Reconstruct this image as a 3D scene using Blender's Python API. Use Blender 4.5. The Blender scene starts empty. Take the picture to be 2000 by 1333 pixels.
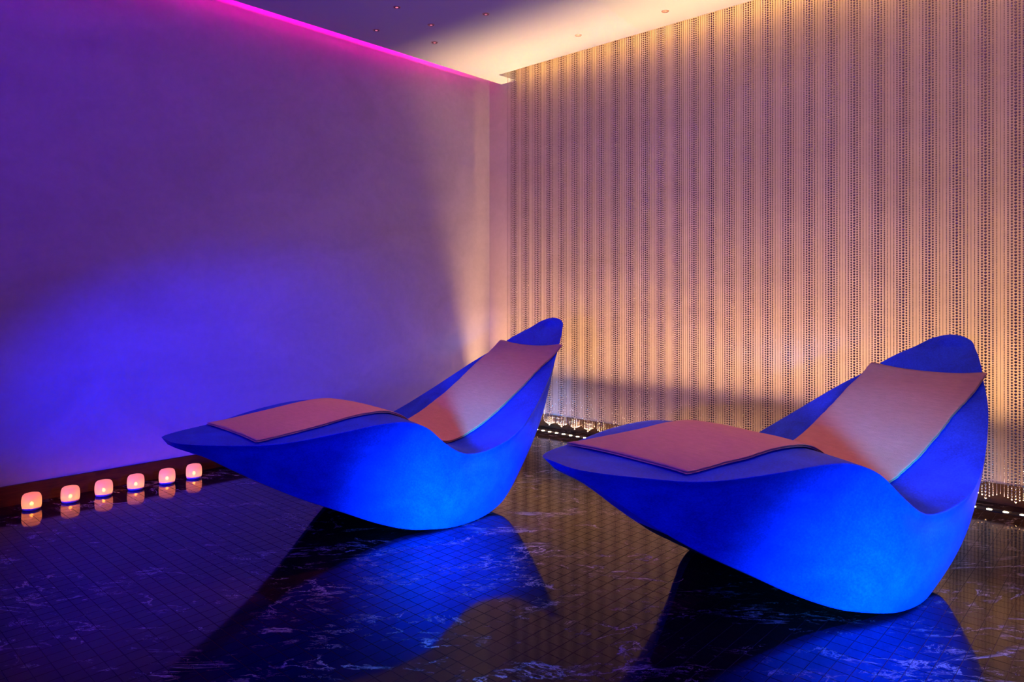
import bpy, bmesh, math, random
from mathutils import Vector, noise as mnoise

random.seed(7)
scene = bpy.context.scene
COL = scene.collection
PI = math.pi

# ------------------------------------------------------------------ camera
FPX, HORIZON = 1367.0, 571.0                       # for a 2000 x 1333 frame
YAW = math.atan2(1268.0, FPX)
CAM = Vector((3.958, -4.001, 1.0))
cd = bpy.data.cameras.new('camera')
cd.sensor_width = 36.0
cd.lens = FPX / 2000.0 * 36.0
cd.shift_y = -(666.5 - HORIZON) / 2000.0
cd.clip_start = 0.02
cam = bpy.data.objects.new('camera', cd)
cam.location = CAM
cam.rotation_euler = (PI / 2, 0, YAW)
COL.objects.link(cam)
scene.camera = cam

# ------------------------------------------------------------------ world, exposure
world = bpy.data.worlds.new('world')
scene.world = world
world.use_nodes = True
world.node_tree.nodes['Background'].inputs[0].default_value = (0, 0, 0, 1)
vs = scene.view_settings
vs.view_transform = 'Standard'
vs.look = 'None'
vs.exposure = 0.0
vs.gamma = 1.0
vs.use_curve_mapping = False

# ------------------------------------------------------------------ lamps of the room and added fills
RX, RY, H = 5.6, -6.2, 2.644                       # room: x 0..RX, y RY..0
WARM = (1.0, 0.66, 0.32)
BLUE = (0.0, 0.045, 1.0)
MAGENTA = (1.0, 0.0, 0.62)


def aim(o, target):
    d = Vector(target) - o.location
    o.rotation_euler = d.to_track_quat('-Z', 'Y').to_euler()


def area(name, loc, rot, sx, sy, power, color, spread=PI):
    l = bpy.data.lights.new(name, 'AREA')
    l.shape = 'RECTANGLE'
    l.size, l.size_y = sx, sy
    l.energy, l.color, l.spread = power, color, spread
    o = bpy.data.objects.new(name, l)
    o.location, o.rotation_euler = loc, rot
    COL.objects.link(o)
    return o


def spot(name, loc, target, power, color, angle, blend, radius=0.06):
    l = bpy.data.lights.new(name, 'SPOT')
    l.energy, l.color = power, color
    l.spot_size, l.spot_blend = math.radians(angle), blend
    l.shadow_soft_size = radius
    o = bpy.data.objects.new(name, l)
    o.location = loc
    aim(o, target)
    COL.objects.link(o)
    return o


LED_Y, SLOT_X = -0.143, 0.30
# warm linear uplight in the floor under the bead curtain: a tight beam and its wider spill
area('uplight_beam', (0.03 + 2.75, LED_Y - 0.023, 0.012), (PI + math.radians(3.0), 0, 0), 5.5, 0.012, 19.0, WARM, math.radians(28))
area('uplight_spill', (0.03 + 2.75, LED_Y, 0.016), (PI - math.radians(1.0), 0, 0), 5.5, 0.02, 62.0, WARM, math.radians(44))
# golden strip hidden in the ceiling slot behind the bead curtain, washing the top of the wall
area('slot_wash', (SLOT_X + 2.6, -0.125, H + 0.075), (math.radians(62), 0, 0), 5.2, 0.02, 7.5, (1.0, 0.62, 0.15), math.radians(175))
# magenta tape hidden on top of the ceiling edge along the left wall
area('cove_glow', (0.34, RY / 2 - 0.13, H + 0.088), (0, math.radians(128), 0), 0.03, -RY - 0.32, 46.0, MAGENTA, math.radians(170))
# blue wash lamps standing low in the part of the room behind the camera, then an added blue fill
CYANBLUE = (0.0, 0.21, 1.0)
spot('blue_wash_lounger', (3.90, -4.30, 0.23), (1.83, -1.95, 0.05), 5600.0, CYANBLUE, 17, 1.0, 0.22)
spot('blue_wash_front', (4.70, -4.10, 0.23), (3.42, -1.62, 0.06), 4200.0, CYANBLUE, 20, 1.0, 0.22)
spot('blue_wash_wall', (2.0, -5.6, 0.50), (0.0, -2.15, 0.48), 1900.0, (0.0, 0.004, 1.0), 26, 1.0, 0.05)
spot('blue_fill_room', (3.9, -5.7, 0.95), (1.9, -2.0, 0.30), 430.0, (0.0, 0.02, 1.0), 60, 1.0, 0.06)  # added wide fill that lifts the lounger sides and seats, not a room lamp
# added violet fill behind the camera, tinting ceiling and walls; no fixture there
v = area('violet_fill', (3.6, -4.75, 0.60), (0, 0, 0), 1.0, 0.3, 150.0, (0.06, 0.0, 1.0), math.radians(140))
aim(v, (1.2, -2.0, H + 6.0))
# rose downlights in the ceiling above the loungers (above the frame)
spot('rose_downlight', (1.45, -2.05, H - 0.01), (1.45, -2.0, 0.0), 48.0, (1.0, 0.34, 0.22), 56, 1.0, 0.03)
spot('rose_downlight', (2.95, -1.60, H - 0.01), (2.95, -1.5, 0.0), 48.0, (1.0, 0.34, 0.22), 56, 1.0, 0.03)

# ------------------------------------------------------------------ helpers


def link(name, me, mat=None, parent=None, loc=(0, 0, 0), rot=(0, 0, 0), smooth=False):
    o = bpy.data.objects.new(name, me)
    COL.objects.link(o)
    o.location, o.rotation_euler = loc, rot
    if parent:
        o.parent = parent
    if mat is not None and me is not None:
        if not me.materials:
            me.materials.append(mat)
    if smooth:
        for p in me.polygons:
            p.use_smooth = True
    return o


def thing(name, label, cat, loc=(0, 0, 0), rotz=0.0, group=None):
    o = link(name, None, loc=loc, rot=(0, 0, rotz))
    o.empty_display_size = 0.05
    return tag(o, label, cat, group)


def tag(o, label, cat, group=None):
    o['label'], o['category'] = label, cat
    if group:
        o['group'] = group
    return o


def struct(o, label=None, cat=None):
    o['kind'] = 'structure'
    if label:
        o['label'], o['category'] = label, cat
    return o


def mesh_from(verts, faces, name='mesh'):
    me = bpy.data.meshes.new(name)
    me.from_pydata(verts, [], faces)
    me.validate()
    me.update()
    return me


class MB:
    def __init__(s):
        s.v, s.f = [], []

    def box(s, x0, x1, y0, y1, z0, z1):
        b = len(s.v)
        s.v += [(x0, y0, z0), (x1, y0, z0), (x1, y1, z0), (x0, y1, z0), (x0, y0, z1), (x1, y0, z1), (x1, y1, z1), (x0, y1, z1)]
        s.f += [tuple(b + i for i in q) for q in ((0, 3, 2, 1), (4, 5, 6, 7), (0, 1, 5, 4), (1, 2, 6, 5), (2, 3, 7, 6), (3, 0, 4, 7))]
        return s

    def lathe(s, prof, n=24, c=(0, 0, 0)):
        b = len(s.v)
        for r, z in prof:
            for k in range(n):
                a = 2 * PI * k / n
                s.v.append((c[0] + r * math.cos(a), c[1] + r * math.sin(a), c[2] + z))
        for i in range(len(prof) - 1):
            for k in range(n):
                k2 = (k + 1) % n
                s.f.append((b + i * n + k, b + i * n + k2, b + (i + 1) * n + k2, b + (i + 1) * n + k))
        return s

    def mesh(s, name='mesh'):
        return mesh_from(s.v, s.f, name)


# ------------------------------------------------------------------ materials
MATS = {}


class NT:
    def __init__(s, name):
        s.m = bpy.data.materials.new(name)
        s.m.use_nodes = True
        s.t = s.m.node_tree
        s.b = s.t.nodes['Principled BSDF']
        s.out = s.t.nodes['Material Output']
        MATS[name] = s.m

    def n(s, kind, **kw):
        nd = s.t.nodes.new(kind)
        for k, v in kw.items():
            setattr(nd, k, v)
        return nd

    def l(s, a, b):
        s.t.links.new(a, b)

    def noise(s, vec, scale, detail=4, rough=0.55, dist=0.0):
        nd = s.n('ShaderNodeTexNoise')
        nd.inputs['Scale'].default_value = scale
        nd.inputs['Detail'].default_value = detail
        nd.inputs['Roughness'].default_value = rough
        nd.inputs['Distortion'].default_value = dist
        if vec is not None:
            s.l(vec, nd.inputs['Vector'])
        return nd.outputs['Fac']

    def ramp(s, fac, stops):
        r = s.n('ShaderNodeValToRGB')
        el = r.color_ramp.elements
        while len(el) < len(stops):
            el.new(0.5)
        for e, (p, c) in zip(el, stops):
            e.position = p
            e.color = (*c, 1) if len(c) == 3 else c
        s.l(fac, r.inputs['Fac'])
        return r.outputs['Color']

    def mix(s, fac, a, b):
        m = s.n('ShaderNodeMix', data_type='RGBA')
        if hasattr(fac, 'type'):
            s.l(fac, m.inputs[0])
        else:
            m.inputs[0].default_value = fac
        for sock, v in ((m.inputs[6], a), (m.inputs[7], b)):
            if hasattr(v, 'type'):
                s.l(v, sock)
            else:
                sock.default_value = (*v, 1)
        return m.outputs[2]

    def math(s, op, a, b=None):
        m = s.n('ShaderNodeMath', operation=op)
        for i, v in enumerate((a, b)):
            if v is None:
                continue
            if hasattr(v, 'type'):
                s.l(v, m.inputs[i])
            else:
                m.inputs[i].default_value = v
        return m.outputs[0]

    def bump(s, height, strength, dist):
        b = s.n('ShaderNodeBump')
        b.inputs['Strength'].default_value = strength
        b.inputs['Distance'].default_value = dist
        s.l(height, b.inputs['Height'])
        s.l(b.outputs[0], s.b.inputs['Normal'])

    def set(s, color=None, rough=0.5, metal=0.0, spec=0.5, emit=None, estr=0.0):
        if color is not None:
            if hasattr(color, 'type'):
                s.l(color, s.b.inputs['Base Color'])
            else:
                s.b.inputs['Base Color'].default_value = (*color, 1)
        s.b.inputs['Roughness'].default_value = rough
        s.b.inputs['Metallic'].default_value = metal
        s.b.inputs['Specular IOR Level'].default_value = spec
        if emit:
            s.b.inputs['Emission Color'].default_value = (*emit, 1)
            s.b.inputs['Emission Strength'].default_value = estr
        return s.m

    def pos(s):
        return s.n('ShaderNodeNewGeometry').outputs['Position']

    def obj(s):
        return s.n('ShaderNodeTexCoord').outputs['Object']

    def mapping(s, vec, scale=(1, 1, 1), rot=(0, 0, 0)):
        m = s.n('ShaderNodeMapping')
        m.inputs['Scale'].default_value = scale
        m.inputs['Rotation'].default_value = rot
        s.l(vec, m.inputs['Vector'])
        return m.outputs[0]


def plaster(name, ca, cb, bump=0.25):
    t = NT(name)
    p = t.pos()
    a = t.noise(t.mapping(p, (1, 1, 1.6)), 1.7, 6, 0.6, 0.8)
    b = t.noise(p, 22, 5, 0.65, 0.4)
    k = t.math('ADD', t.math('MULTIPLY', a, 0.7), t.math('MULTIPLY', b, 0.3))
    t.set(t.ramp(k, [(0.36, ca), (0.62, cb)]), 0.62, 0, 0.25)
    t.bump(t.math('ADD', t.math('MULTIPLY', a, 1.0), t.math('MULTIPLY', b, 0.25)), bump, 0.01)
    return t.m


M_WALL = plaster('plaster_left', (0.52, 0.41, 0.32), (0.62, 0.50, 0.40))
M_BACK = plaster('plaster_back', (0.54, 0.38, 0.26), (0.63, 0.45, 0.32))
M_CEIL = NT('ceiling_paint').set((0.46, 0.445, 0.42), 0.8, 0, 0.2)


def base_mat():
    t = NT('baseboard_stain')
    g = t.noise(t.mapping(t.pos(), (4, 4, 40)), 3, 5, 0.6)
    t.set(t.ramp(g, [(0.3, (0.055, 0.019, 0.005)), (0.7, (0.090, 0.031, 0.008))]), 0.5, 0, 0.15)
    return t.m


M_BASE = base_mat()


def marble():
    t = NT('dark_marble')
    p = t.pos()
    q = t.mapping(t.mapping(p, (1, 1, 1), (0, 0, -math.radians(43))), (1.0, 2.2, 1.0))
    patch = t.noise(p, 2.1, 6, 0.62, 0.5)
    col = t.ramp(patch, [(0.40, (0.006, 0.004, 0.005)), (0.58, (0.022, 0.008, 0.006)), (0.74, (0.075, 0.024, 0.016))])
    v1 = t.noise(q, 2.6, 9, 0.62, 1.1)
    d1 = t.math('ABSOLUTE', t.math('SUBTRACT', v1, 0.5))
    m1 = t.ramp(d1, [(0.0, (1, 1, 1)), (0.016, (0, 0, 0))])
    k1 = t.ramp(t.noise(q, 3.2, 4, 0.6, 0.3), [(0.50, (0, 0, 0)), (0.60, (1, 1, 1))])
    v2 = t.noise(q, 7.5, 9, 0.7, 1.6)
    d2 = t.math('ABSOLUTE', t.math('SUBTRACT', v2, 0.52))
    m2 = t.ramp(d2, [(0.0, (1, 1, 1)), (0.016, (0, 0, 0))])
    k2 = t.ramp(t.noise(q, 4.5, 5, 0.65, 0.6), [(0.54, (0, 0, 0)), (0.62, (1, 1, 1))])
    f1 = t.math('MULTIPLY', m1, k1)
    f2 = t.math('MULTIPLY', m2, k2)
    fac = t.math('MINIMUM', t.math('ADD', f1, f2), 1.0)
    col = t.mix(t.math('MULTIPLY', fac, 0.75), col, (0.50, 0.38, 0.37))
    t.set(col, 0.07, 0, 0.29)
    t.bump(t.noise(p, 90, 2, 0.5), 0.02, 0.001)
    return t.m


M_MARBLE = marble()
M_GROUT = NT('grout').set((0.050, 0.030, 0.036), 0.25, 0, 0.25)


def shell_mat():
    t = NT('lounger_shell_blue')
    o = t.obj()
    a = t.noise(o, 6.0, 5, 0.65, 0.5)
    b = t.noise(o, 150, 3, 0.7)
    k = t.math('ADD', t.math('MULTIPLY', a, 0.55), t.math('MULTIPLY', b, 0.45))
    t.set(t.ramp(k, [(0.36, (0.008, 0.038, 0.42)), (0.50, (0.012, 0.062, 0.64)), (0.64, (0.022, 0.100, 0.82))]), 0.48, 0, 0.14)
    t.bump(b, 0.12, 0.002)
    return t.m


M_SHELL = shell_mat()
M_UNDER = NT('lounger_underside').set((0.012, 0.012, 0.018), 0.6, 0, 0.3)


def towel_mat():
    t = NT('towel_terry')
    o = t.obj()
    a = t.noise(t.mapping(o, (1, 0.25, 1)), 90, 4, 0.7)
    b = t.noise(o, 420, 2, 0.6)
    c_ = t.noise(o, 4, 4, 0.6)
    k = t.math('ADD', t.math('MULTIPLY', a, 0.5), t.math('ADD', t.math('MULTIPLY', b, 0.3), t.math('MULTIPLY', c_, 0.2)))
    t.set(t.ramp(k, [(0.35, (0.74, 0.36, 0.16)), (0.65, (0.90, 0.47, 0.22))]), 0.95, 0, 0.1)
    t.b.inputs['Sheen Weight'].default_value = 0.25
    t.bump(t.math('ADD', a, b), 0.55, 0.004)
    return t.m


M_TOWEL = towel_mat()
M_BEAD = NT('bead_silver').set((0.52, 0.42, 0.34), 0.17, 1.0)
M_WIRE = NT('bead_wire').set((0.45, 0.40, 0.36), 0.4, 1.0)
M_RAIL = NT('curtain_rail').set((0.62, 0.48, 0.34), 0.5, 0.2)
M_CHANNEL = NT('channel_metal').set((0.018, 0.015, 0.015), 0.45, 0.5)
M_LENS = NT('uplight_lens').set((0.9, 0.85, 0.75), 0.3, 0, 0.5, (1.0, 0.70, 0.38), 70.0)
M_TRIM = NT('downlight_trim').set((0.55, 0.30, 0.22), 0.35, 0.8)
M_CAN = NT('downlight_can').set((0.10, 0.03, 0.04), 0.4, 0.4)
M_RED = NT('downlight_lens_lit').set((0.6, 0.2, 0.2), 0.3, 0, 0.5, (1.0, 0.25, 0.30), 0.9)
M_COPPER = NT('downlight_lens_off').set((0.62, 0.33, 0.22), 0.35, 0.4)
M_TAPE = NT('cove_led_tape').set((0.8, 0.2, 0.6), 0.4, 0, 0.5, MAGENTA, 1.0)


def glass_mat():
    t = NT('candle_frosted_glass')
    tr = t.n('ShaderNodeBsdfTranslucent')
    tr.inputs['Color'].default_value = (0.95, 0.74, 0.62, 1)
    re = t.n('ShaderNodeBsdfRefraction')
    re.inputs['Color'].default_value = (0.95, 0.80, 0.70, 1)
    re.inputs['Roughness'].default_value = 0.62
    re.inputs['IOR'].default_value = 1.12
    di = t.b
    di.inputs['Base Color'].default_value = (0.55, 0.36, 0.34, 1)
    di.inputs['Roughness'].default_value = 0.35
    mx = t.n('ShaderNodeMixShader')
    mx.inputs[0].default_value = 0.15
    t.l(tr.outputs[0], mx.inputs[1])
    t.l(re.outputs[0], mx.inputs[2])
    m2 = t.n('ShaderNodeMixShader')
    m2.inputs[0].default_value = 0.22
    t.l(mx.outputs[0], m2.inputs[1])
    t.l(di.outputs[0], m2.inputs[2])
    t.l(m2.outputs[0], t.out.inputs['Surface'])
    return t.m


M_GLASS = glass_mat()
M_CBASE = NT('candle_base').set((0.78, 0.50, 0.52), 0.4, 0, 0.4)
M_FLAME = NT('candle_flame').set((1, 0.6, 0.2), 0.5, 0, 0.2, (1.0, 0.27, 0.035), 110.0)

# ------------------------------------------------------------------ room shell
fl = struct(link('floor', MB().box(-0.1, RX + 0.1, RY - 0.1, 0.1, -0.12, -0.0010).mesh(), M_GROUT),
            'dark marble mosaic floor of small square polished tiles', 'floor')
WT = 0.12
struct(link('wall_left', MB().box(-WT, 0, RY - WT, WT, 0, H + 0.20).mesh(), M_WALL), 'plain plaster wall washed in blue and violet light', 'wall')
struct(link('wall_back', MB().box(0, RX, 0, WT, 0, H + 0.20).mesh(), M_BACK), 'warm plaster wall behind the bead curtain', 'wall')
struct(link('wall_right', MB().box(RX, RX + WT, RY - WT, WT, 0, H + 0.20).mesh(), M_WALL), 'plaster wall opposite the violet wall, out of view', 'wall')
struct(link('wall_front', MB().box(0, RX, RY - WT, RY, 0, H + 0.20).mesh(), M_WALL), 'plaster wall behind the viewer, out of view', 'wall')

COVE = 0.13
SX0, SY0 = 0.286, -0.19
cl = MB()
LIP = 0.05
cl.box(COVE, RX, RY, SY0, H, H + LIP)
cl.box(COVE, SX0, SY0, 0, H, H + LIP)
cl.box(-0.0, RX, RY, 0, H + 0.17, H + 0.20)
cl.box(0.50, RX, RY, SY0 - 0.03, H + LIP, H + 0.17)
cl.box(SX0 - 0.03, 0.50, SY0 - 0.03, SY0 - 0.001, H + LIP, H + 0.17)
cl.box(SX0 - 0.03, SX0 - 0.001, SY0, 0, H + LIP, H + 0.17)
struct(link('ceiling', cl.mesh(), M_CEIL), 'pale smooth ceiling with a slot for the bead curtain', 'ceiling')

BH = 0.093
struct(link('baseboard_left', MB().box(0, 0.014, RY, 0, 0, BH).mesh(), M_BASE), 'dark brown skirting board behind the row of candles', 'baseboard')
struct(link('baseboard_back', MB().box(0.014, RX, -0.014, 0, 0, BH).mesh(), M_BASE), 'brown skirting board behind the bead curtain', 'baseboard')

# ------------------------------------------------------------------ floor tiles (50 mm grid)
PITCH, TS, CH = 0.05, 0.0487, 0.0005


def tile_geo(cx, cy, dzx=0.0, dzy=0.0, x0=None, x1=None, y0=None, y1=None):
    hs = TS / 2
    ax0, ax1, ay0, ay1 = cx - hs, cx + hs, cy - hs, cy + hs
    if y1 is not None:
        ay1 = min(ay1, y1)
    if y0 is not None:
        ay0 = max(ay0, y0)
    v = []
    for z, k in ((-0.0025, 0.0), (0.0, CH)):
        for x, y in ((ax0 + k, ay0 + k), (ax1 - k, ay0 + k), (ax1 - k, ay1 - k), (ax0 + k, ay1 - k)):
            v.append((x, y, z + (dzx * (x - cx) + dzy * (y - cy) if z == 0 else 0)))
    f = [(4, 5, 6, 7), (0, 1, 5, 4), (1, 2, 6, 5), (2, 3, 7, 6), (3, 0, 4, 7)]
    return v, f


CHY0, CHY1 = -0.172, -0.122                        # light channel in the floor
cells = []
cy_, sy_ = math.cos(YAW), math.sin(YAW)
nx, ny = int(RX / PITCH), int(-RY / PITCH)
for i in range(nx):
    for j in range(ny):
        x, y = 0.014 + PITCH * (i + 0.5), -0.014 - PITCH * (j + 0.5)
        if x > RX - 0.03 or y < RY + 0.03:
            continue
        dx, dy = x - CAM.x, y - CAM.y
        r, d = cy_ * dx + sy_ * dy, -sy_ * dx + cy_ * dy
        vis = False
        if d > 0.3:
            u, w = 1000 + FPX * r / d, HORIZON + FPX / d
            vis = -10 < u < 2010 and w < 1345
        cells.append((d if vis else 99.0, x, y))
cells.sort()
near, far = cells[:300], cells[300:]
tv, tf = tile_geo(0, 0)
tile_me = mesh_from(tv, tf, 'tile')
tile_me.materials.append(M_MARBLE)
for d, x, y in near:
    o = bpy.data.objects.new('tile', tile_me)
    COL.objects.link(o)
    o.location = (x, y, 0)
    o.rotation_euler = (random.gauss(0, 0.0007), random.gauss(0, 0.0007), 0)
    o.parent = fl
V, Fc = [], []
for d, x, y in far:
    y0, y1 = None, None
    if y + TS / 2 > CHY0 and y - TS / 2 < CHY1:
        if y - TS / 2 > CHY0 and y + TS / 2 < CHY1:
            continue
        if y + TS / 2 > CHY1 and y - TS / 2 < CHY1:
            y0 = CHY1
        elif y - TS / 2 < CHY0:
            y1 = CHY0
        elif y > (CHY0 + CHY1) / 2:
            y0 = CHY1
    if (y0 is not None and y + TS / 2 - y0 < 0.005) or (y1 is not None and y1 - (y - TS / 2) < 0.005):
        continue
    v, f = tile_geo(x, y, random.gauss(0, 0.0007), random.gauss(0, 0.0007), None, None, y0, y1)
    b = len(V)
    V += v
    Fc += [tuple(b + k for k in q) for q in f]
o = link('tile_field', mesh_from(V, Fc, 'tile_field'), M_MARBLE, fl)
o['kind'] = 'stuff'

# ------------------------------------------------------------------ curves for the loungers


def spline(rows, n, mirror_last=False):
    """Catmull-Rom through rows (tuples); mirror_last flips the last component at both ends."""
    def ref(e, a):
        if mirror_last:
            return tuple(list(a[:-1]) + [-a[-1]])
        return tuple(2 * p - q for p, q in zip(e, a))
    P = [ref(rows[0], rows[1])] + list(rows) + [ref(rows[-1], rows[-2])]
    out = []
    for i in range(1, len(P) - 2):
        for k in range(n):
            t = k / n
            out.append(tuple(0.5 * (2 * b + (c - a) * t + (2 * a - 5 * b + 4 * c - d) * t * t + (3 * b - a - 3 * c + d) * t ** 3)
                             for a, b, c, d in zip(*P[i - 1:i + 3])))
    out.append(tuple(rows[-1]))
    return out


#       rim x   z      w       bottom x  z      w      centre z
ROWS = [
    (-0.0150, 0.4630, 0.0000, -0.0040, 0.4430, 0.0000, 0.4625),
    (0.0060, 0.4575, 0.0930, 0.0180, 0.4280, 0.0320, 0.4580),
    (0.1010, 0.4520, 0.1870, 0.1229, 0.3759, 0.0350, 0.4534),
    (0.2730, 0.4475, 0.2966, 0.2748, 0.2782, 0.0600, 0.4577),
    (0.4685, 0.4681, 0.3666, 0.4463, 0.1783, 0.1123, 0.4735),
    (0.6387, 0.4832, 0.3919, 0.6102, 0.1004, 0.2043, 0.4966),
    (0.7629, 0.4796, 0.4036, 0.7196, 0.0501, 0.2740, 0.4999),
    (0.8447, 0.4498, 0.4382, 0.8200, 0.0184, 0.3376, 0.4743),
    (0.9137, 0.3805, 0.4730, 0.9101, 0.0075, 0.3803, 0.4307),
    (0.9959, 0.3314, 0.4804, 0.9981, 0.0010, 0.4023, 0.3736),
    (1.0940, 0.3178, 0.4750, 1.0862, 0.0000, 0.4041, 0.3201),
    (1.1996, 0.3322, 0.4743, 1.1729, 0.0010, 0.3907, 0.3333),
    (1.3119, 0.3634, 0.4640, 1.2594, 0.0080, 0.3675, 0.3758),
    (1.4403, 0.4280, 0.4309, 1.3482, 0.0388, 0.3502, 0.4420),
    (1.5854, 0.5169, 0.3734, 1.4355, 0.1271, 0.3449, 0.5319),
    (1.7138, 0.6030, 0.3111, 1.5185, 0.2575, 0.3470, 0.6194),
    (1.8226, 0.6765, 0.2432, 1.6120, 0.4000, 0.3050, 0.6600),
    (1.9160, 0.7457, 0.1837, 1.7420, 0.5550, 0.2350, 0.7280),
    (1.9976, 0.7974, 0.1243, 1.8950, 0.6780, 0.1550, 0.7860),
    (2.0456, 0.8362, 0.0776, 2.0050, 0.7880, 0.0850, 0.8290),
    (2.0601, 0.8552, 0.0000, 2.0430, 0.8420, 0.0000, 0.8542),
]
NSUB = 6
rim = spline([(r[0], r[1], r[2]) for r in ROWS], NSUB, True)
bot = spline([(r[3], r[4], r[5]) for r in ROWS], NSUB, True)
cen = spline([(r[0], r[6]) for r in ROWS], NSUB)


def section(k):
    (xr, zr, wr), (xb, zb, wb), (xc, zc) = rim[k], bot[k], cen[k]
    zb = max(zb, 0.0)
    P = []
    NT_, NS, NB = 16, 34, 9
    for i in range(NT_):
        t = 1 - (1 - i / NT_) ** 2.2
        P.append((xr, wr * t, zc + (zr - zc) * t ** 2.4))
    hgt = max(zr - zb, 0.0)
    bulge = 0.085 * hgt
    for i in range(NS):
        q = i / NS
        t = 0.5 - 0.5 * math.cos(PI * q) * (0.55 + 0.45 * abs(math.cos(PI * q)))
        b = bulge * math.sin(PI * min(1, t * 1.0)) ** 1.1
        b -= min(0.017, 0.06 * hgt) * math.exp(-((t * max(hgt, 0.05) - 0.030) / 0.016) ** 2)
        P.append((xr + (xb - xr) * t, wr + (wb - wr) * t + b * (0.45 + 0.55 * t), zr + (zb - zr) * t))
    for i in range(NB + 1):
        t = (i / NB) ** 1.6
        P.append((xb, wb * (1 - t), zb))
    # soften rim and chine
    for _ in range(4):
        Q = P[:]
        for i in range(1, len(P) - 1):
            Q[i] = tuple(0.25 * a + 0.5 * b + 0.25 * c for a, b, c in zip(P[i - 1], P[i], P[i + 1]))
        P = Q
    return P, NT_ + NS + 2


secs = [section(k) for k in range(len(rim))]
SPLIT = secs[0][1]
NP = len(secs[0][0])


def loft(kr, cols):
    V, F, idx = [], [], {}

    def vid(k, i, s):
        i_ = i
        key = (k, i_, s if 0 < i_ < NP - 1 else 0)
        if key not in idx:
            x, y, z = secs[k][0][i_]
            idx[key] = len(V)
            V.append((x, -s * y if 0 < i_ < NP - 1 else 0.0, z))
        return idx[key]
    for k in kr:
        for i in cols(k):
            for s in (1, -1):
                q = (vid(k, i, s), vid(k + 1, i, s), vid(k + 1, i + 1, s), vid(k, i + 1, s))
                F.append(q if s == 1 else q[::-1])
    return V, F


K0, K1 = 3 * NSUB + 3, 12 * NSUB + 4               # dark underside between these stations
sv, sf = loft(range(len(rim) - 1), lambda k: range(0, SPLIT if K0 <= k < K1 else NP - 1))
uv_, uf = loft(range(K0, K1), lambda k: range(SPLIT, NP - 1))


def clean(v, f, name):
    me = mesh_from(v, f, name)
    bm = bmesh.new()
    bm.from_mesh(me)
    bmesh.ops.remove_doubles(bm, verts=bm.verts, dist=0.0004)
    bmesh.ops.recalc_face_normals(bm, faces=bm.faces)
    bm.to_mesh(me)
    bm.free()
    return me


shell_me = clean(sv, sf, 'shell')
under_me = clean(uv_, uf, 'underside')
# outward normals: the seat faces up, the underside down
if sum(p.normal.z for p in shell_me.polygons if p.center.y ** 2 < 0.01 and 0.5 < p.center.x < 0.8 and p.center.z > 0.3) < 0:
    shell_me.flip_normals()
up = sum(p.normal.z * p.area for p in under_me.polygons)
if up > 0:
    under_me.flip_normals()

TOW = [(0.2000, 0.4559), (0.2365, 0.4581), (0.4336, 0.4771), (0.6306, 0.5021), (0.7400, 0.5071), (0.8080, 0.4981), (0.8800, 0.4597), (0.9460, 0.4108), (1.0200, 0.3615), (1.0839, 0.3340), (1.1500, 0.3350), (1.2219, 0.3528), (1.3598, 0.4095), (1.4978, 0.4892), (1.6357, 0.5784), (1.7540, 0.6616), (1.8722, 0.7468), (1.9200, 0.7862)]
tow_c = spline(TOW, 8)


def lerp_curve(cur, x, j=1):
    for a, b in zip(cur, cur[1:]):
        if a[0] <= x <= b[0] and b[0] > a[0]:
            return a[j] + (b[j] - a[j]) * (x - a[0]) / (b[0] - a[0])
    return cur[0][j] if x < cur[0][0] else cur[-1][j]


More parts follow.
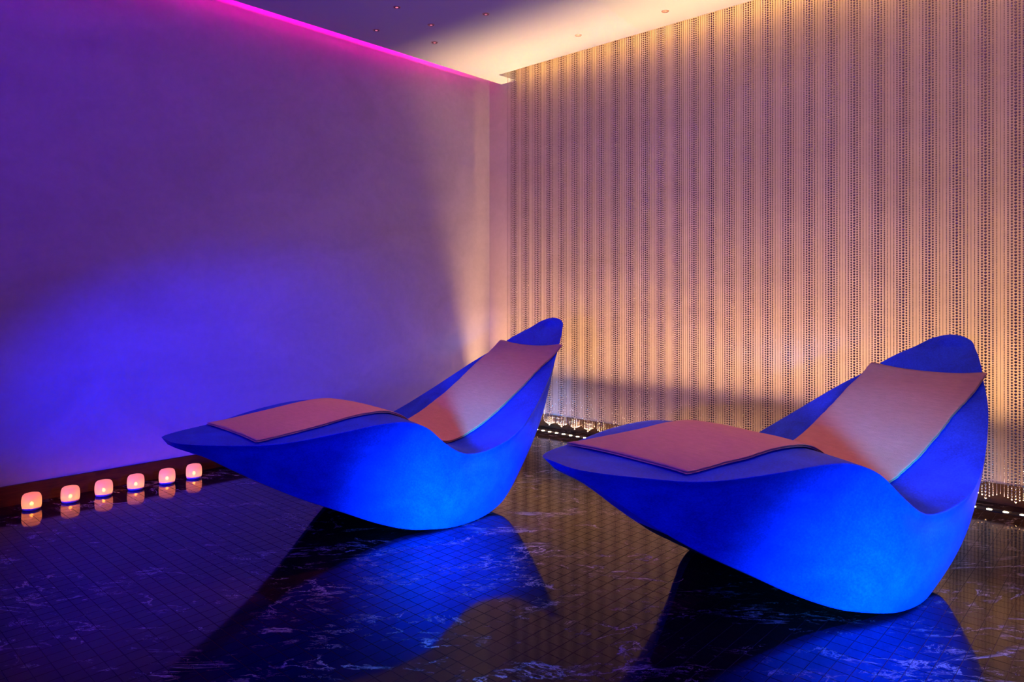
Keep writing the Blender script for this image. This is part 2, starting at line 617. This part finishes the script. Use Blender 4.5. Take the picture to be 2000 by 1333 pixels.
def towel_mesh(x0, x1, hw, skew, seed):
    """Towel folded in half: two closed soft layers lying on the lounger surface, slightly wavy edges."""
    n, m = 150, 26
    V, F = [], []
    TH = 0.0050
    for lay, (hb, xs_, xe_, ws_) in enumerate(((0.0, x0 - 0.003, x1 + 0.001, 1.004), (TH + 0.0006, x0, x1, 1.0))):
        prof = [(xs_ + (xe_ - xs_) * i / n,) for i in range(n + 1)]
        prof = [(x, lerp_curve(tow_c, x)) for (x,) in prof]
        base = len(V)
        rows = []
        for i, (x, zt) in enumerate(prof):
            a, b = prof[max(0, i - 1)], prof[min(n, i + 1)]
            dx, dz = b[0] - a[0], b[1] - a[1]
            L = math.hypot(dx, dz)
            nx_, nz_ = -dz / L, dx / L
            fade = max(0.0, 1 - (x - x0) / 0.5)
            wr_, zr_, zc_ = lerp_curve(rim, x, 2), lerp_curve(rim, x, 1), lerp_curve(cen, x, 1)
            e = 0.0045 * mnoise.noise(Vector((x * 9, seed, 0))) + 0.0022 * mnoise.noise(Vector((x * 40, seed, 3 + lay)))
            e2 = 0.0045 * mnoise.noise(Vector((x * 9, seed, 7))) + 0.0022 * mnoise.noise(Vector((x * 40, seed, 9 + lay)))
            ends = min(1.0, 0.45 + min(i, n - i) / 2.0)
            W = hw * ws_
            ys = [W * math.sin(PI / 2 * (2 * j / m - 1)) for j in range(m + 1)]

            def pt(y, h):
                yy = y + (e if y > 0 else e2) * abs(y) / W
                zz = 0.0013 * mnoise.noise(Vector((x * 7, y * 9, seed))) + 0.0006 * mnoise.noise(Vector((x * 30, y * 14, seed)))
                w_, r_, c_ = wr_, zr_, zc_
                if skew * fade:                       # the foot end lies slightly askew
                    xq = x + skew * (-yy) * fade
                    w_, r_, c_ = lerp_curve(rim, xq, 2), lerp_curve(rim, xq, 1), lerp_curve(cen, xq, 1)
                t = min(1.0, abs(yy) / max(w_, 0.05))
                sf = c_ + (r_ - c_) * t ** 2.4 + 0.0030
                fl_ = max(0.0, zt - 0.0125 - sf)
                zb = sf + fl_ * min(1.0, max(0.12, (1.75 - x) / 0.25))
                hh = h + zz
                return (x + skew * (-yy) * fade + nx_ * hh, yy, zb + nz_ * hh)
            ring = []
            for y in ys:
                r = math.sqrt(max(0.0, 1 - (abs(y) / W) ** 40))
                ring.append(pt(y, hb + TH * (0.5 + 0.5 * r * ends)))
            for y in reversed(ys):
                r = math.sqrt(max(0.0, 1 - (abs(y) / W) ** 40))
                ring.append(pt(y, hb + TH * (0.5 - 0.5 * r * ends)))
            rows.append(ring)
        R = len(rows[0])
        for r in rows:
            V += r
        for i in range(n):
            for j in range(R):
                j2 = (j + 1) % R
                F.append((base + i * R + j, base + i * R + j2, base + (i + 1) * R + j2, base + (i + 1) * R + j))
        F.append(tuple(base + j for j in range(R))[::-1])
        F.append(tuple(base + n * R + j for j in range(R)))
    me = mesh_from(V, F, 'towel')
    bm = bmesh.new()
    bm.from_mesh(me)
    bmesh.ops.remove_doubles(bm, verts=bm.verts, dist=0.00002)
    bmesh.ops.recalc_face_normals(bm, faces=bm.faces)
    bm.to_mesh(me)
    bm.free()
    return me


POSES = [
    ((1.2946, -2.9750), 86.42, 0.0, 0.0, 'blue sculpted wave lounger standing nearer the plain violet wall', 'folded dusty pink towel on the lounger nearer the violet wall', 0.0, 1.3, 0.222, 1.872),
    ((2.6833, -2.4589), 73.13, -2.55, 0.0045, 'blue sculpted wave lounger in front, nearer the bead curtain', 'folded dusty pink towel on the front lounger by the bead curtain', 0.15, 5.1, 0.232, 1.858),
]
for (px, py), th, pitch, lift, lab, tlab, skew, seed, tx0, tx1 in POSES:
    # rock about the contact line (x = 1.08 along the axis)
    pa = math.radians(pitch)
    ca, sa = math.cos(pa), math.sin(pa)
    tr = math.radians(th)
    ox, oz = 1.08 - 1.08 * ca, -1.08 * sa + lift
    loc = (px + ox * math.cos(tr), py + ox * math.sin(tr), oz)
    rot = (0, -pa, tr)
    root = thing('wave_lounger', lab, 'lounger', loc, 0, 'blue wave loungers')
    root.rotation_euler = rot
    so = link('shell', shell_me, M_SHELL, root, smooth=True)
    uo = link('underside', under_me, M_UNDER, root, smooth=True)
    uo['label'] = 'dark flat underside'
    to = link('towel', towel_mesh(tx0, tx1, 0.240, skew, seed), M_TOWEL, None, loc, rot, True)
    tag(to, tlab, 'towel', 'towels on the loungers')

# ------------------------------------------------------------------ bead curtain
CUR_Y = -0.152
cur = thing('bead_curtain', 'hanging curtain of silver bead strings in front of the back wall', 'bead curtain', (0, CUR_Y, 0))
ZTOP = H + 0.140
link('rail', MB().box(SX0 + 0.045, RX - 0.05, -0.010, 0.010, ZTOP, ZTOP + 0.020).mesh(), M_RAIL, cur)
#   offset from the big strand: bead diameter, pitch, bottom height
KINDS = {0: (0.0122, 0.0146, 0.049), 1: (0.0098, 0.0128, 0.062), 2: (0.0078, 0.0100, 0.068), 3: (0.0056, 0.0074, 0.074), 4: (0.0034, 0.0042, 0.082)}


def strand_geo(d, pitch, zb, low):
    V, F = [], []
    n = int((ZTOP - zb) / pitch)
    R = d / 2
    seg = 6 if low else 8
    for i in range(n):
        z = zb + R + i * pitch
        b = len(V)
        V.append((0, 0, z - R))
        rings = ((-0.5, 0.866), (0.5, 0.866)) if low else ((-0.75, 0.66), (0.0, 1.0), (0.75, 0.66))
        for hz, rr in rings:
            for k in range(seg):
                a = 2 * PI * k / seg
                V.append((R * rr * math.cos(a), R * rr * math.sin(a), z + R * hz))
        V.append((0, 0, z + R))
        nr = len(rings)
        for k in range(seg):
            k2 = (k + 1) % seg
            F.append((b, b + 1 + k2, b + 1 + k))
            for q in range(nr - 1):
                F.append((b + 1 + q * seg + k, b + 1 + q * seg + k2, b + 1 + (q + 1) * seg + k2, b + 1 + (q + 1) * seg + k))
            F.append((b + 1 + (nr - 1) * seg + k, b + 1 + (nr - 1) * seg + k2, b + 1 + nr * seg))
    nb = len(F)
    wr = 0.0006
    b = len(V)
    for z in (zb + R, ZTOP):
        for k in range(3):
            a = 2 * PI * k / 3
            V.append((wr * math.cos(a), wr * math.sin(a), z))
    for k in range(3):
        F.append((b + k, b + (k + 1) % 3, b + 3 + (k + 1) % 3, b + 3 + k))
    return V, F, nb


def strand_mesh(d, pitch, zb, name, low):
    V, F, nb = strand_geo(d, pitch, zb, low)
    me = mesh_from(V, F, name)
    me.materials.append(M_BEAD)
    me.materials.append(M_WIRE)
    for i, p in enumerate(me.polygons):
        p.use_smooth = True
        p.material_index = 1 if i >= nb else 0
    return me


SM = {k: strand_mesh(*v, 'bead_strand_%d' % k, k >= 3) for k, v in KINDS.items()}
PER = 0.1136
SP = PER / 8
i = -5
while True:
    x = 0.411 + SP * i
    if x > 4.48:
        break
    m = i % 8
    k = min(m, 8 - m)
    o = bpy.data.objects.new('bead_strand', SM[k])
    COL.objects.link(o)
    o.parent = cur
    o.location = (x, random.gauss(0, 0.0008), random.uniform(-0.002, 0.002))
    o.rotation_euler = (0, 0, random.uniform(0, 1))
    i += 1

# the run of the curtain beyond the frame's right edge, past the 300 nearest strings
GEO = {k: strand_geo(*v, True) for k, v in KINDS.items()}
V, Fc = [], []
while 0.411 + SP * i < RX - 0.08:
    x, m = 0.411 + SP * i, i % 8
    v, f, nb = GEO[min(m, 8 - m)]
    b = len(V)
    V += [(p[0] + x, p[1], p[2]) for p in v]
    Fc += [tuple(b + q for q in g) for g in f]
    i += 1
o = link('bead_strand_field', mesh_from(V, Fc, 'bead_strand_field'), M_BEAD, cur, smooth=True)
o['kind'] = 'stuff'

# ------------------------------------------------------------------ linear floor uplight
ul = thing('linear_uplight', 'row of small warm white uplights in a dark floor channel under the bead curtain', 'light', (0, LED_Y, 0))
CX0, CX1 = 0.03, RX - 0.06
ch = MB()
ch.box(CX0, CX1, CHY0 - LED_Y + 0.001, CHY0 - LED_Y + 0.005, -0.0010, 0.0015)
ch.box(CX0, CX1, CHY1 - LED_Y - 0.005, CHY1 - LED_Y - 0.001, -0.0010, 0.0015)
ch.box(CX0, CX1, CHY0 - LED_Y + 0.001, CHY1 - LED_Y - 0.001, -0.0010, -0.0005)
link('channel', ch.mesh(), M_CHANNEL, ul)
lens_me = MB().lathe([(0.0, 0.0010), (0.006, 0.0009), (0.0095, 0.0006), (0.0110, 0.0)], 16).mesh('lens')
lens_me.materials.append(M_LENS)
x = 0.623 - 0.0626 * 8
while x < RX - 0.1:
    o = bpy.data.objects.new('lens', lens_me)
    COL.objects.link(o)
    o.parent = ul
    o.location = (x, 0, -0.0005)
    x += 0.0626

# ------------------------------------------------------------------ cove light tape
cv = thing('cove_light', 'magenta light strip hidden in the ceiling cove along the left wall', 'light', (0.36, 0, H + LIP))
link('housing', MB().box(0, 0.03, RY + 0.03, -0.27, 0, 0.065).mesh(), M_CHANNEL, cv)
link('light_tape', MB().box(-0.003, 0, RY + 0.04, -0.28, 0.02, 0.05).mesh(), M_TAPE, cv)

# ------------------------------------------------------------------ recessed downlights
DL = [
    ((0.727, -1.494), True, 'small recessed ceiling downlight glowing red, highest in the picture'),
    ((0.349, -1.361), True, 'small recessed ceiling downlight glowing red, closest to the magenta cove'),
    ((0.668, -1.185), True, 'small recessed ceiling downlight glowing red, middle one of its cluster'),
    ((0.452, -0.971), True, 'small recessed ceiling downlight glowing red, nearest the room corner'),
    ((1.033, -1.074), True, 'small recessed ceiling downlight glowing red, farthest from the magenta cove'),
    ((1.224, -0.430), False, 'unlit copper downlight in the warm ceiling strip, nearer the corner'),
    ((1.831, -0.390), False, 'unlit copper downlight in the warm ceiling strip, farther from the corner'),
]
ring_me = MB().lathe([(0.0165, 0.0), (0.0165, -0.0022), (0.0185, -0.0030), (0.0215, -0.0022), (0.0225, 0.0)], 24).mesh('trim_ring')
ring_me.materials.append(M_TRIM)
can_me = MB().lathe([(0.0165, -0.0005), (0.014, -0.0012), (0.0085, -0.0018)], 24).mesh('reflector')
lens_on = MB().lathe([(0.0085, -0.0018), (0.006, -0.0035), (0.0, -0.0045)], 16).mesh('lamp')
lens_off = lens_on.copy()
can_off = can_me.copy()
can_me.materials.append(M_CAN)
can_off.materials.append(M_COPPER)
lens_on.materials.append(M_RED)
lens_off.materials.append(M_COPPER)
for (x, y), lit, lab in DL:
    t = thing('downlight', lab, 'downlight', (x, y, H), 0, 'recessed ceiling downlights')
    link('trim_ring', ring_me, None, t, smooth=True)
    link('reflector', can_me if lit else can_off, None, t, smooth=True)
    link('lamp', lens_on if lit else lens_off, None, t, smooth=True)

# ------------------------------------------------------------------ candle lamps
gp = [(0.0375, 0.011), (0.0390, 0.020), (0.0395, 0.032), (0.0392, 0.046), (0.0380, 0.057), (0.0350, 0.066), (0.0300, 0.0715), (0.0220, 0.0738), (0.0110, 0.0745), (0.0, 0.0746)]
glass_me = MB().lathe(gp, 32).mesh('frosted_shade')
glass_me.materials.append(M_GLASS)
cb_me = MB().lathe([(0.0, 0.0), (0.031, 0.0), (0.0345, 0.002), (0.0368, 0.006), (0.0375, 0.011), (0.0, 0.011)], 32).mesh('candle_base')
cb_me.materials.append(M_CBASE)
fl_me = MB().lathe([(0.0, 0.0200), (0.003, 0.0208), (0.0050, 0.0230), (0.0057, 0.0265), (0.0048, 0.0300), (0.0028, 0.0330), (0.0, 0.0355)], 12).mesh('flame')
fl_me.materials.append(M_FLAME)
WHICH = ['first from the left edge, leftmost', 'second from the left', 'third from the left', 'fourth from the left', 'fifth from the left', 'last, under the lounger tip']
for i, y in enumerate((-3.142, -2.986, -2.842, -2.6955, -2.543, -2.404)):
    t = thing('candle_lamp', 'small frosted glowing candle lamp by the skirting, ' + WHICH[i], 'candle', (0.143, y, 0), random.uniform(0, 6), 'candle lamps along the left wall')
    link('frosted_shade', glass_me, None, t, smooth=True)
    link('base', cb_me, None, t, smooth=True)
    link('flame', fl_me, None, t, smooth=True)
